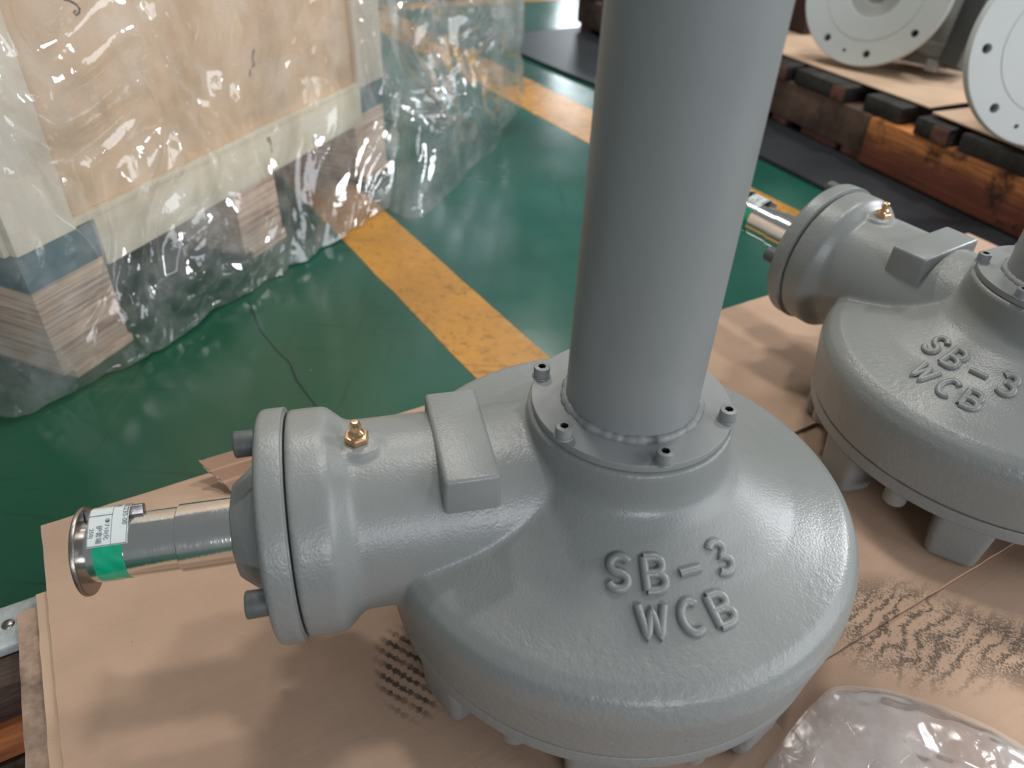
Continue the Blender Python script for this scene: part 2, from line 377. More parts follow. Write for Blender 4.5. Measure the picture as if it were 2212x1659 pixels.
bpy.data.objects['cardboard_sheet.002'].location.z+=-.0002
bpy.data.objects['cardboard_sheet.001'].location.z+=-.0042
tag(sheet('cardboard_sheet',.62,1.905,-.008,.318,.0,.005,M_CARD,seed=13,lift=lambda e,f:.0045*max(0,(f-.25)/.068)**2),'back strip of cardboard behind the right-hand gearbox, reaching the pallet corner','cardboard')
tag(sheet('cardboard_sheet',.62,1.95,.300,.612,-.0003,.005,M_CARD,seed=17,lift=lambda e,f:.004*max(0,(f-.57)/.042)**2-.0045*max(0,(.33-f)/.03)),'middle strip of cardboard carrying the right-hand gearbox, creased along both long edges','cardboard')
tag(sheet('cardboard_sheet',.62,1.98,.597,1.05,-.0006,.005,M_CARD,seed=21,lift=lambda e,f:-.0045*max(0,(.63-f)/.033)),'near strip of cardboard marked with black sooty streaks beside the plastic bag','cardboard')
# folded torn flap at the back edge
prof=[(.056,.004),(.046,.015),(.037,.012),(.027,.024),(.019,.021),(.008,.033)]
def flap():
    bm=bmesh.new(); th=.0045; rows=[]
    for i in range(25):
        e=.226+(.34-.226)*i/24; row=[]
        for k,(f,z) in enumerate(prof):
            ee=e-.0052*k*(1-i/24)+(.002*(-1)**k if i==0 else 0)
            f2=f+.0015*noise.noise(Vector((e*30,k,1))); row.append((bm.verts.new((ee,-f2,z)),bm.verts.new((ee,-f2+th*.6,z+th*.8 if False else z-th*.8))))
        rows.append(row)
    m=len(prof)
    for i in range(24):
        for k in range(m-1):
            a,b,c,d=rows[i][k],rows[i][k+1],rows[i+1][k+1],rows[i+1][k]
            bm.faces.new((a[0],b[0],c[0],d[0])); bm.faces.new((a[1],d[1],c[1],b[1]))
        for k in(0,m-1):
            a,d=rows[i][k],rows[i+1][k]; bm.faces.new((a[0],d[0],d[1],a[1]))
    for i in(0,24):
        for k in range(m-1):
            a,b=rows[i][k],rows[i][k+1]; bm.faces.new((a[0],a[1],b[1],b[0]))
    return bm_mesh(bm,'flap')
fl=tag(empty('cardboard_flap',P2(0,0,0),ang),'torn corrugated cardboard flap folded up behind the polished shaft and end cap','cardboard')
link('folded_panel',flap(),M_CARDF,fl)
z=[]
for k in range(19):
    t=k/18*(len(prof)-1); i=min(int(t),len(prof)-2); u=t-i
    f=prof[i][0]*(1-u)+prof[i+1][0]*u; zz=prof[i][1]*(1-u)+prof[i+1][1]*u
    z.append(Vector((.226-.0052*t-.001+.0022*(k%2),-f+.0016*(-1)**k,zz-.002+.001*(-1)**k)))
link('torn_edge',mesh('te',*tube(z,.0013,6)),M_FLUTE,fl,smooth=True)

pal=tag(empty('wooden_pallet',P2(0,0,FLOOR),ang),'worn wooden pallet under the cardboard, its ends showing at the lower left','pallet')
def pb(name,e0,e1_,f0,f1,z0,z1,mat,label=None,bev=.003):
    o=box(name,(e0,-f1,z0-FLOOR),(e1_,-f0,z1-FLOOR),mat,pal,bev)
    if label: o['label']=label
    return o
TOPZ=-.016
pb('deck_board',-.25,1.93,.098,.160,TOPZ-.014,TOPZ,M_GALV,'grey weathered board with a nail')
for k in range(6): pb('deck_board',.12,1.93,.26+k*.14,.36+k*.14,TOPZ-.014,TOPZ,M_OLD)
pb('stringer',-.25,1.9,.157,.20,-.088,TOPZ-.014,M_OLD,'dark side timber below the grey board')
pb('stringer',.1,1.9,.55,.60,-.088,TOPZ-.014,M_OLD); pb('stringer',.1,1.9,.95,1.0,-.088,TOPZ-.014,M_OLD)
pb('bottom_board',-.22,1.9,.165,.232,-.112,-.088,M_ORANGE,'orange-brown lower board')
pb('bottom_board',-.105,.10,.20,1.05,-.119,-.0885-.024,M_OLDH,'dark dirty board near the floor')
pb('bottom_board',.9,1.05,.20,1.05,-.119,-.1125,M_OLDH)
Vn,Fn=lathe([(0,.0035),(.004,.003),(.0065,.0012),(.007,0),(0,0)],20)
nl=link('nail_head',mesh('nail',Vn,Fn),M_STEEL,pal,(.0-.045,-.128,TOPZ-FLOOR),smooth=True)
Vn,Fn=lathe([(0,.0035),(.006,.003),(.010,.0012),(.011,0),(0,0)],20)
link('nail_head',mesh('nail2',Vn,Fn),M_GALV,pal,(.025,-.2025,-.048-FLOOR),(PI/2,0,0),True)

# ================================================================ GEARBOX
ZF=.3016; ZW=.1837; DN=-.0126
DOME=[(0,.27),(.0985,.27),(.0985,.262),(.0995,.255),(.103,.248),(.115,.2375),(.140,.222),(.172,.2055),(.205,.194),(.229,.187),(.240,.179),(.2455,.167),(.2470,.152),(.2425,.115),(.2395,.09),(0,.09)]
def surf(r):
    for (a,za),(b,zb) in zip(DOME[1:],DOME[2:]):
        if a<=r<=b and b>a: return za+(zb-za)*(r-a)/(b-a)
    return .2
dome=lathe([(0,.293),(.0985,.293)]+DOME[2:],128)
tubep=lathe(fillet([(0,.03),(.0924,.03),(.0924,.268),(.109,.286),(.109,.3215),(0,.3215)],[0,.0,.004,.004,.001,0]),96,'x',off=(0,DN,ZW))
boss=lathe([(0,.2),(.019,.2),(.0185,.2785),(.016,.2795),(0,.2795)],32,off=(.256,DN+.004,0))
me=evaluated(mesh('h',*merge(dome,tubep,boss)),[('REMESH',dict(mode='VOXEL',voxel_size=.0026)),('SMOOTH',dict(factor=.6,iterations=9))])
root=tag(empty('gearbox',(.1136,.5602,0),3.3925),'grey cast gearbox nearest the viewer, with tall pipe column and fully visible polished shaft','gearbox',None)
link('housing',me,M_GREY,root,smooth=True,sharp=60)
# raised casting pad on the shaft tube
bm=bmesh.new(); vs=box_bm(bm,(.138,DN-.056,.225),(.189,DN+.072,.2805),.0045,3)
for v in bm.verts:
    if v.co.z<.26:
        s=1.06; v.co.x=.1635+(v.co.x-.1635)*s
me=evaluated(bm_mesh(bm),[('SUBSURF',dict(levels=1,render_levels=1,subdivision_type='SIMPLE'))])
link('casting_pad',me,M_GREY,root,smooth=True)
# seam and lower cover
link('lower_cover',mesh('cov',*lathe(fillet([(0,.0885),(.2385,.0885),(.2385,.0705),(.228,.0695),(.20,.066),(.19,.05),(0,.05)],[0,.0015,.003,.004,.01,.004,0]),128)),M_GREY,root,smooth=True)
for k in range(8):
    a=R(26+45*k); bm=bmesh.new(); vs=box_bm(bm,(-.028,-.035,0),(.028,.035,.075),.012,4)
    for v in bm.verts:
        s=1-.16*(1-v.co.z/.075); v.co.x*=s; v.co.y*=s; v.co.z=max(0.0012,v.co.z)
    link('foot',bm_mesh(bm),M_GREY,root,(.206*math.cos(a),.206*math.sin(a),0),(0,0,a),True)
    b=R(49+45*k)
    link('cover_boss',mesh('cb',*lathe(fillet([(0,.042),(.0145,.042),(.0155,.071),(0,.071)],[0,.004,0,0]),28)),M_GREY,root,(.217*math.cos(b),.217*math.sin(b),0),smooth=True)
# column plate, pipe, weld
link('mounting_plate',mesh('pl',*lathe(fillet([(0,.2935),(.0945,.2935),(.0950,.3016),(0,.3016)],[0,.0008,.0012,0]),128)),M_PIPE,root,smooth=True)
link('column_pipe',mesh('pipe',*lathe([(.056,.30),(.0622,.30),(.0625,.5),(.0625,.9),(.0625,1.25),(.056,1.25),(.056,.30)],128)),M_PIPE,root,smooth=True)
pts=[];rr=[]
for k in range(160):
    a=2*PI*k/160; q=noise.noise(Vector((math.cos(a)*6,math.sin(a)*6,1)))+.7*noise.noise(Vector((math.cos(a)*19,math.sin(a)*19,4)))
    pts.append((math.cos(a)*(.0628+.0011*q),math.sin(a)*(.0628+.0011*q),.3022+.0008*q)); rr.append(.0046+.0013*q)
link('weld_bead',mesh('weld',*tube(pts,rr,12,True)),M_PIPE,root,smooth=True,sharp=80)
def hexbolt(R0,h,sock=True,n=36):
    "cap screw head with a six-sided socket, upright, base at z=0"
    bm=bmesh.new(); rs=R0*.52; zs=h*.45
    ro=[(R0,0),(R0,h-.0012),(R0-.0003,h-.0004),(R0-.0012,h)]
    rings=[[bm.verts.new((r*math.cos(2*PI*k/n),r*math.sin(2*PI*k/n),z)) for k in range(n)] for r,z in ro]
    def hexp(k,s):
        a=2*PI*k/n; m=(a%(PI/3))-PI/6; rr=s*math.cos(PI/6)/math.cos(m); return rr*math.cos(a),rr*math.sin(a)
    for z in (h,zs):
        rings.append([bm.verts.new((*hexp(k,rs),z)) for k in range(n)])
    for A,B in zip(rings,rings[1:]):
        for k in range(n): bm.faces.new((A[k],A[(k+1)%n],B[(k+1)%n],B[k]))
    bm.faces.new(rings[-1]); bm.faces.new(rings[0][::-1])
    me=bpy.data.meshes.new('bolt'); bm.to_mesh(me); bm.free()
    me.materials.append(None); me.materials.append(None)
    dark=[p.index for p in me.polygons if all(abs(math.hypot(*me.vertices[v].co[:2]))<rs*1.001 for v in p.vertices)]
    return me,dark
bme,dark=hexbolt(.0079,.0105); me_w=mesh('washer',*lathe([(.0,.0017),(.0086,.0017),(.0092,.0008),(.0092,0),(0,0)],36))
for k in range(6):
    a=-.560+k*PI/3; x,y=.0894*math.cos(a),.0894*math.sin(a)
    o=link('cap_screw',bme,None,root,(x,y,ZF+.0016),(0,0,.3*k),True)
    if k==0:
        bme.materials[0]=M_BOLT; bme.materials[1]=M_SOCKET
        for i in dark: bme.polygons[i].material_index=1
    link('washer',me_w,M_BOLT,o,(0,0,-.0016),smooth=True)
# end cap, big cap bolts, seal housing
link('end_cap',mesh('cap',*lathe(fillet([(0,.3225),(.1075,.3225),(.1075,.3235),(.1125,.3240),(.1125,.3475),(0,.3475)],[0,0,0,.0008,.007,0],5),128,'x',off=(0,DN,ZW))),M_GREY,root,smooth=True)
hv,hf=lathe(fillet([(0,0),(.0118,0),(.0122,.018),(0,.018)],[0,0,.002,0]),32,'x')
for k in range(4):
    a=R(-6+90*k); link('end_cap_bolt',mesh('ecb',hv,hf),M_HEAD,root,(.347,DN+.0985*math.sin(a),ZW+.0985*math.cos(a)),smooth=True)
def seal():
    bm=bmesh.new(); n=8; rows=[]
    for r,x in ((.070,.346),(.070,.349),(.048,.376),(.045,.379),(.033,.379),(.033,.37)):
        rows.append([bm.verts.new((x,DN+r*math.cos(PI/8+2*PI*k/n),ZW+r*math.sin(PI/8+2*PI*k/n))) for k in range(n)])
    for A,B in zip(rows,rows[1:]):
        for k in range(n): bm.faces.new((A[k],A[(k+1)%n],B[(k+1)%n],B[k]))
    bm.faces.new(rows[0]); bm.faces.new(rows[-1])
    bmesh.ops.recalc_face_normals(bm,faces=bm.faces)
    bmesh.ops.bevel(bm,geom=[e for e in bm.edges],offset=.0022,segments=2,affect='EDGES')
    return bm_mesh(bm)
link('seal_housing',seal(),M_GREY,root,smooth=True,sharp=40)
# polished shaft
sh=link('shaft',mesh('sh',*lathe([(0,.36),(.0318,.36),(.0318,.4285),(.0311,.4292),(.0296,.4294),(.0296,.5095),(0,.5095)],96,'x',off=(0,DN,ZW))),M_SHAFT,root,smooth=True)
link('end_washer',mesh('ew',*lathe(fillet([(0,.509),(.0405,.509),(.0412,.5135),(0,.5140)],[0,.0012,.0015,0]),96,'x',off=(0,DN,ZW))),M_STEEL,root,smooth=True)
link('end_screw',mesh('es',*lathe([(0,.5135),(.0095,.5135),(.0095,.5175),(.008,.519),(0,.519)],6,'x',off=(0,DN,ZW))),M_STEEL,root,smooth=True)
def onshaft(x,th,r): return Vector((x,DN+r*math.sin(th),ZW+r*math.cos(th)))   # th from the top towards +y
KTH=R(-34)
bm=bmesh.new(); box_bm(bm,(.4585,-.0045,.024),(.509,.0045,.0375),.0012,3)
for v in bm.verts:
    y,zz=v.co.y,v.co.z; v.co=onshaft(v.co.x,KTH,zz)+Vector((0,y*math.cos(KTH),-y*math.sin(KTH)))
link('shaft_key',bm_mesh(bm),M_KEY,root,smooth=True)
def patch(x0,x1,t0,t1,rf,th=.0005,nx=16,nt=26,wavy=0):
    bm=bmesh.new(); T=[];B=[]
    for i in range(nx+1):
        T.append([]);B.append([])
        for j in range(nt+1):
            x=x0+(x1-x0)*i/nx; t=t0+(t1-t0)*j/nt
            if wavy: x+=wavy*math.sin(t*7+i)*.3
            r=rf(x,t); T[-1].append(bm.verts.new(onshaft(x,t,r))); B[-1].append(bm.verts.new(onshaft(x,t,r-th)))
    for i in range(nx):
        for j in range(nt):
            bm.faces.new((T[i][j],T[i+1][j],T[i+1][j+1],T[i][j+1])); bm.faces.new((B[i][j],B[i][j+1],B[i+1][j+1],B[i+1][j]))
    for i in range(nx):
        for j in (0,nt): bm.faces.new((T[i][j],T[i+1][j],B[i+1][j],B[i][j]))
    for j in range(nt):
        for i in (0,nx): bm.faces.new((T[i][j],T[i][j+1],B[i][j+1],B[i][j]))
    return bm_mesh(bm)
def lab_r(x,t):
    d=math.degrees(t)
    return .0303+(.0082*min(1,max(0,(14-d)/38))**1.3)
TX0,TX1=.4735,.4985
tp=link('green_tape',patch(TX0,TX1,R(34),R(168),lambda x,t:.0300+.0002*math.sin(t*9+x*400)),M_TAPE,root,smooth=True)
lb=link('white_label',patch(.4685,.5025,R(-44),R(39),lab_r,.0004),M_LABEL,root,smooth=True); lb['label']='white printed sticker taped around the shaft'
def label_line(x0,x1,t0,t1):
    link('printed_line',patch(x0,x1,R(t0),R(t1),lambda x,t:lab_r(x,t)+.00025,.0002,2,20),M_INK,lb)
label_line(.4692,.4696,-43,38); label_line(.5018,.5022,-43,38); label_line(.4822,.4826,-43,38); label_line(.4826,.5018,-14,-13); label_line(.4692,.5022,37,38)
def shaft_text(s,size,xc,t_start,squeeze=1.):
    c=bpy.data.curves.new('txt','FONT'); c.body=s; c.size=size; c.fill_mode='FRONT'; c.extrude=0; c.resolution_u=2
    o=bpy.data.objects.new('txt',c); col.objects.link(o); dg=bpy.context.evaluated_depsgraph_get(); dg.update()
    me=bpy.data.meshes.new_from_object(o.evaluated_get(dg)); bpy.data.objects.remove(o)
    if not len(me.polygons): return
    for v in me.vertices:
        t=R(t_start)+v.co.x*squeeze/.031; x=xc-v.co.y      # reads round the shaft, letter tops towards the tip
        x=xc-(-v.co.y)*-1 if False else xc+v.co.y*-1
        v.co=onshaft(x,t,lab_r(x,t)+.0003)
    o=link('printed_text',me,M_INK,lb); return o
shaft_text('D35235-00',.0058,.4735,-40,.93); shaft_text('-90',.0056,.4805,-40); shaft_text('Φ710(化',.0054,.4880,-8); shaft_text('护套端',.0058,.4945,2); shaft_text('250)',.0052,.5005,6)
for o in lb.children:
    if o.name.startswith('printed_text'):
        pass
# grease nipple
def nipple():
    a=lathe([(0,0),(.0,.0)],6)
    bm=bmesh.new(); n=6; rows=[]
    for r,z in ((.0112,0),(.0118,.0008),(.0118,.0050),(.0106,.0062),(.0070,.0066)):
        rows.append([bm.verts.new((r*math.cos(2*PI*k/n),r*math.sin(2*PI*k/n),z)) for k in range(n)])
    for A,B in zip(rows,rows[1:]):
        for k in range(n): bm.faces.new((A[k],A[(k+1)%n],B[(k+1)%n],B[k]))
    bm.faces.new(rows[0]); bm.faces.new(rows[-1]); return bm_mesh(bm)
gn=link('grease_nipple',nipple(),M_BRASS,root,(.258,DN,.2795),(0,0,.35),smooth=True,sharp=20); gn['label']='brass grease nipple'
link('nipple_tip',mesh('nt',*lathe([(0,.005),(.0078,.0062),(.0070,.009),(.0044,.0115),(.0042,.0128),(.0056,.0142),(.0056,.0165),(.0044,.0205),(.0030,.0215),(.0014,.0216),(.0010,.0205),(0,.0205)],32)),M_BRASS,gn,smooth=True,sharp=30)
# raised casting letters
def arc(cx,cy,rx,ry,a0,a1,n=10): return [(cx+rx*math.cos(R(a0+(a1-a0)*i/n)),cy+ry*math.sin(R(a0+(a1-a0)*i/n))) for i in range(n+1)]
GL={'S':[arc(.5,.74,.36,.24,25,270,12)+arc(.5,.25,.37,.25,90,-155,12)[1:]],
 'B':[[(.12,0),(.12,1)],[(.12,1)]+arc(.5,.76,.33,.24,90,-90,8)+[(.12,.52)],[(.12,.52)]+arc(.52,.26,.36,.26,90,-90,8)+[(.12,0)]],
 '-':[[(0,.45),(.9,.45)]],
 '3':[arc(.45,.75,.34,.24,150,-90,12)+arc(.45,.26,.37,.26,90,-150,12)[1:]],
 'W':[[(0,1),(.25,0),(.5,.85),(.75,0),(1,1)]],
 'C':[arc(.52,.5,.42,.5,50,310,18)]}
def letter(ch,r0,phi,h=.025,wd=.0225,rad=.0041):
    parts=[]; ph=R(phi); rho=Vector((math.sin(ph),math.cos(ph),0)); tau=Vector((-math.cos(ph),math.sin(ph),0))
    for st in GL[ch]:
        dense=[]
        for (a,b),(c,d) in zip(st,st[1:]):
            m=max(1,int(math.hypot((c-a)*wd,(d-b)*h)/.003))
            for i in range(m): dense.append((a+(c-a)*i/m,b+(d-b)*i/m))
        dense.append(st[-1]); path=[]
        for s,t in dense:
            p=rho*(r0+h/2-t*h)+tau*((s-.5)*wd); path.append(Vector((p.x,p.y,surf(p.length)+.0006)))
        parts.append(tube(path,rad,10,False,.95))
    link('raised_letter',mesh('L',*merge(*parts)),M_GREY,root,smooth=True,sharp=70)
for ch,ph in (('S',20.3),('B',7.8),('-',-5.4),('3',-18.3)): letter(ch,.1440,ph)
for ch,ph in (('W',10.4),('C',-.6),('B',-9.8)): letter(ch,.1795,ph)
# the second gearbox
r2=copy_tree(root); r2.location=(.6745,.8308,0); r2.rotation_euler=(0,0,2.1664)
r2['label']='grey cast gearbox at the right edge, behind the front one, shaft pointing away'
for r_ in (root,r2): r_['group']='grey gearboxes standing on the cardboard'

# ================================================================ WOODEN CRATE on skids
CA=R(69.6); C0=(-.812,1.067,FLOOR)
crate=tag(empty('wooden_crate',C0,CA),'large pale plywood crate on laminated skids, wrapped in clear plastic','crate')
def cb(name,lo,hi,mat,bev=.002,label=None,jit=0):
    o=box(name,lo,hi,mat,crate,bev,jit=jit)
    if label: o['label']=label
    return o
L=1.178; D=1.0; H=1.25
for x0,x1 in ((0,.155),(.515,.662),(1.024,L)):
    cb('skid',(x0,.0,.018),(x1,D,.19),M_LVL,.003)
    cb('base_board',(x0+.02,-.004,.0),(x1+.004,D,.018),M_LVL,.002)
cb('deck_board',(.158,-.003,.168),(1.062,.02,.262),M_PINE,.003)
cb('deck_board',(.16,D-.02,.19),(1.06,D,.262),M_PINE); cb('deck_board',(.0,.17,.191),(.022,D-.17,.262),M_PINE); cb('deck_board',(L-.022,.17,.191),(L,D-.17,.262),M_PINE)
cb('crate_floor',(.025,.025,.191),(L-.025,D-.025,.25),M_PLY)
def corner_plate(sx,sy,lx,ly):
    x=0 if sx>0 else L; y=0 if sy>0 else D; t=.003
    bm=bmesh.new(); z0,z1=.191,.258
    P=[(lx,0),(0,0),(0,ly)]
    def w(a,b,z): return bm.verts.new((x+sx*a,y+sy*b,z))
    O=[(lx,-t),(-t,-t),(-t,ly),(0.002,ly),(.002,.002),(lx,.002)]
    lo=[w(a,b,z0) for a,b in O]; hi=[w(a,b,z1) for a,b in O]; n=6
    for k in range(n): bm.faces.new((lo[k],lo[(k+1)%n],hi[(k+1)%n],hi[k]))
    bm.faces.new((hi[0],hi[1],hi[4],hi[5])); bm.faces.new((hi[1],hi[2],hi[3],hi[4])); bm.faces.new((lo[5],lo[4],lo[1],lo[0])); bm.faces.new((lo[4],lo[3],lo[2],lo[1]))
    o=link('corner_plate',bm_mesh(bm),M_PLATE,crate); o['label']='slate blue corner plate'
corner_plate(1,1,.158,.17); corner_plate(-1,1,.116,.17); corner_plate(1,-1,.16,.17); corner_plate(-1,-1,.16,.17)
cb('side_panel',(.01,.010,.262),(L-.01,.028,H),M_PLY); cb('side_panel',(.010,.028,.262),(.028,D-.02,H),M_PLY)
cb('side_panel',(L-.028,.028,.262),(L-.010,D-.02,H),M_PLY); cb('side_panel',(.01,D-.028,.262),(L-.01,D-.01,H),M_PLY); cb('crate_lid',(.0,.0,H),(L,D,H+.02),M_PLY)
for x0,x1,y0,y1 in ((-.002,.118,-.006,.0098),(1.05,L+.002,-.006,.0098)): cb('corner_batten',(x0,y0,.259),(x1,y1,H),M_PINEV)
for y0,y1 in ((.01,.11),(D-.1,D)): cb('corner_batten',(-.012,y0,.259),(.0098,y1,H),M_PINEV); cb('corner_batten',(L-.0098,y0,.259),(L+.012,y1,H),M_PINEV)
cb('panel_ledge',(.118,-.0045,.262),(1.05,.0098,.275),M_PINE,.001)
M_MARK=m_plain('dark_knot_mark',(.05,.035,.03),.8)
for pts,y,r in (([(.238,.604),(.243,.598),(.250,.596),(.256,.592),(.262,.588),(.266,.581),(.262,.575),(.255,.573),(.252,.577),(.257,.580)],.0099,.0018),
    ([(.675,.434),(.668,.424),(.665,.412),(.668,.405),(.660,.402)],.0099,.0025),([(.652,.398),(.650,.390),(.648,.384)],.0099,.0018),([(.662,.25),(.664,.235),(.663,.215)],-.003,.002),([(.655,.252),(.656,.24)],-.003,.0015)):
    link('dark_mark',mesh('mk',*tube([Vector((x,y,z)) for x,z in pts],r,8)),M_MARK,crate,smooth=True)
# plastic wrap around the crate, flaring out past its right corner
def cw(x,y):   # crate xy -> world
    c,s=math.cos(CA),math.sin(CA); return Vector((C0[0]+x*c-y*s,C0[1]+x*s+y*c))
TOP=[cw(-.02,.75),cw(-.02,.3),cw(-.03,.05),cw(-.015,-.02),cw(.1,-.018),cw(.3,-.018),cw(.5,-.018),cw(.75,-.02),cw(1.0,-.02),cw(1.15,-.03),Vector((-.28,2.2)),Vector((-.15,2.32)),Vector((-.03,2.55)),Vector((-.10,2.75)),Vector((-.22,2.62)),cw(1.22,.15),cw(1.22,.6)]
MID=[cw(-.03,.75),cw(-.04,.3),cw(-.05,.05),cw(-.03,-.03),cw(.1,-.035),cw(.3,-.035),cw(.5,-.04),cw(.75,-.04),cw(1.0,-.045),cw(1.17,-.06),Vector((-.30,2.05)),Vector((-.15,2.25)),Vector((-.03,2.55)),Vector((-.10,2.75)),Vector((-.25,2.55)),cw(1.22,.15),cw(1.22,.6)]
HEM=[(-1.35,1.18),(-1.05,1.0),(-.878,.964),(-.835,.985),(-.775,1.085),(-.70,1.18),(-.60,1.40),(-.50,1.575),(-.425,1.74),(-.357,1.878),(-.268,1.835),(-.10,2.34),(-.012,2.62),(-.08,2.8),(-.2,2.72),(-.28,2.45),(-.6,2.7)]
HEMZ=[0]*10+[0,0.0,.10,.06,.0,0,0]
def interp(A,t):
    n=len(A)-1; u=t*n; i=min(int(u),n-1); f=u-i; g=lambda k:Vector(A[max(0,min(n,k))]) if not isinstance(A[0],(int,float)) else A[max(0,min(n,k))]
    a,b,c,d=g(i-1),g(i),g(i+1),g(i+2)
    s=(b*2+(c-a)*f+(a*2-b*5+c*4-d)*f*f+(b*3-a-c*3+d)*f*f*f)*.5
    return s*.55+(b*(1-f)+c*f)*.45
def hsh(i,j,k):
    n=math.sin(i*127.1+j*311.7+k*74.7)*43758.5453; return n-math.floor(n)
def facet(u,v,k):
    "piecewise flat random surface on a triangular lattice"
    i=math.floor(u); j=math.floor(v); f=u-i; g=v-j
    a=hsh(i,j,k); d=hsh(i+1,j+1,k)
    if f>g: b=hsh(i+1,j,k); return a+(b-a)*f+(d-b)*g-.5
    b=hsh(i,j+1,k); return a+(d-b)*f+(b-a)*g-.5
def wrap():
    nu,nv=1000,250; V=[];Fc=[]; ul=[0]
    for i in range(nu+1):
        t=i/nu; a=interp(TOP,t); b=interp(MID,t); c=interp(HEM,t); cz=interp(HEMZ,t)
        th=interp(HEM,min(1,t+.004))-interp(HEM,max(0,t-.004)); nrm=Vector((th.y,-th.x)).normalized()
        th2=interp(MID,min(1,t+.002))-interp(MID,max(0,t-.002)); ul.append(ul[-1]+th2.length*nu**-1/.004*1.)
        U=ul[-1]
        for j in range(nv+1):
            s=j/nv
            zt=1.1; zm=.17; zh=FLOOR+.004+cz
            if s<.60: f=s/.60; xy=a.lerp(b,f); z=zt+(zm-zt)*f; W=f*.93
            else:
                f=(s-.60)/.40; xy=b.lerp(c,f**1.25); z=zm+(zh-zm)*f; W=.93+f*.33
            P=Vector((xy.x,xy.y,z)); edge=max(0,(s-.60)/.40)
            q=Vector((U*5,W*4,0)); wx=noise.noise(q)*.55; wy=noise.noise(q+Vector((9,9,9)))*.55
            big=facet(U*7+wx*2+W*1.5,W*3.2+wy,1); mid=facet(U*15+wx*4-W*4,W*9+wy*4,2); sm=facet(U*34+W*13+wx*8,W*27+wy*8,3)
            vf=facet(U*11+wx+W*.6,W*.8,4)
            msk=.35+1.1*max(0,noise.noise(Vector((U*2.2,W*2.2,5)))+.35)
            d=(.032*big+.036*mid*msk+.019*sm*msk+.020*vf+.020)*(1-.6*edge**2)
            hem=.012*facet(U*20,0,7)*s**4
            zz=P.z+.012*noise.noise(P*9)*(s<.97 and t>.6)+(.010*abs(facet(U*16,0,8)) if s>.985 else 0)
            V.append(Vector((P.x+nrm.x*(d+hem*2),P.y+nrm.y*(d+hem*2),max(FLOOR+.002,zz))))
    for i in range(nu):
        for j in range(nv):
            a=i*(nv+1)+j; Fc.append((a,a+1,a+nv+2,a+nv+1))
    return evaluated(mesh('wrap',V,Fc),[('SMOOTH',dict(factor=.5,iterations=1))])
tag(link('plastic_wrap',wrap(),M_FILM,smooth=True,sharp=180),'clear crinkled plastic film draped over the crate and flaring onto the green floor','plastic wrap')

# ================================================================ BLACK MAT, TIMBER PALLET BEHIND
bm=bmesh.new(); P=[(-.22,3.79),(.285,3.08),(.760,2.37),(.885,2.14),(1.6,.85),(2.9,1.5),(1.25,4.55),(.24,4.07)]
lo=[bm.verts.new((x,y,FLOOR+.001)) for x,y in P]; hi=[bm.verts.new((x,y,FLOOR+.013)) for x,y in P]
for k in range(8): bm.faces.new((lo[k],lo[(k+1)%8],hi[(k+1)%8],hi[k]))
bm.faces.new(hi); bm.faces.new(lo[::-1]); bmesh.ops.bevel(bm,geom=[e for e in bm.edges if e.verts[0].co.z>FLOOR+.01 and e.verts[1].co.z>FLOOR+.01],offset=.003,segments=2,affect='EDGES')
tag(link('rubber_mat',bm_mesh(bm),M_MAT,smooth=True),'black rubber mat on the green floor under the old timber pallet','mat')
D2=Vector((.448,-.94,0)).normalized(); a2=math.atan2(D2.y,D2.x)
MZ=FLOOR+.013
tp2=tag(empty('timber_pallet',(.872,2.75,MZ),a2),'heavy old timber pallet of brown and orange beams standing on the black mat','pallet')
def tb(name,s0,s1,d0,d1,z0,z1,mat,bev=.004,label=None,jit=0):   # y = depth away from the viewer
    o=box(name,(s0,d0,z0-MZ),(s1,d1,z1-MZ),mat,tp2,bev,jit=jit)
    if label: o['label']=label
    return o
random.seed(3)
tb('beam',-1.46,.452,0,.11,-.082,.038,M_BROWN,.006,'rough brown front beam')
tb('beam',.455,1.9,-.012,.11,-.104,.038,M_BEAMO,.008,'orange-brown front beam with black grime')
tb('beam',-1.46,1.9,.55,.66,-.082,.038,M_BROWN); tb('beam',-1.46,1.9,1.05,1.16,-.082,.038,M_BROWN)
for s0,s1 in ((-1.44,-1.34),(-.75,-.6),(.02,.085),(.17,.33),(.36,.45)): tb('foot_block',s0,s1,.01,.10,-.1065,-.083,M_ENDW)
for s0,s1 in ((1.1,1.25),(1.7,1.85)): tb('foot_block',s0,s1,.3,.40,-.1065,.037,M_ENDW)
bs=[(-1.45,-1.3),(-1.22,-1.05),(-.98,-.8),(-.72,-.55),(-.47,-.3),(-.22,-.08),(-.03,.07),(.095,.33),(.40,.545),(.615,.735),(.76,.985),(1.06,1.22),(1.3,1.5),(1.58,1.8)]
for k,(s0,s1) in enumerate(bs):
    tb('top_board',s0,s1,-.015+.01*(k%3),1.16,.039,.088,M_TARB,.006)
    if k%2==1 or k in(6,): tb('board_end',s1-.055,s1-.002,-.021+.01*(k%3),-.0155+.01*(k%3),.042,.084,M_ENDW,.002)
def psheet(s0,s1,d0,d1,z,lab,rot=0,seed=0):
    bm=bmesh.new(); box_bm(bm,(s0,d0,z),(s1,d1,z+.005),.001,1)
    M_=Matrix.Rotation(rot,4,'Z')
    for v in bm.verts: v.co=M_@(v.co-Vector((s0,d0,0)))+Vector((s0,d0,0)); v.co.z-=MZ
    o=link('cardboard_sheet',bm_mesh(bm),M_CARD3); o.matrix_world=tp2_m; tag(o,lab,'cardboard'); return o
tp2_m=Matrix.Translation((.872,2.75,MZ))@Matrix.Rotation(a2,4,'Z')
psheet(-1.2,.585,.035,1.0,.091,'tan cardboard under the left white flange on the timber pallet',R(1.))
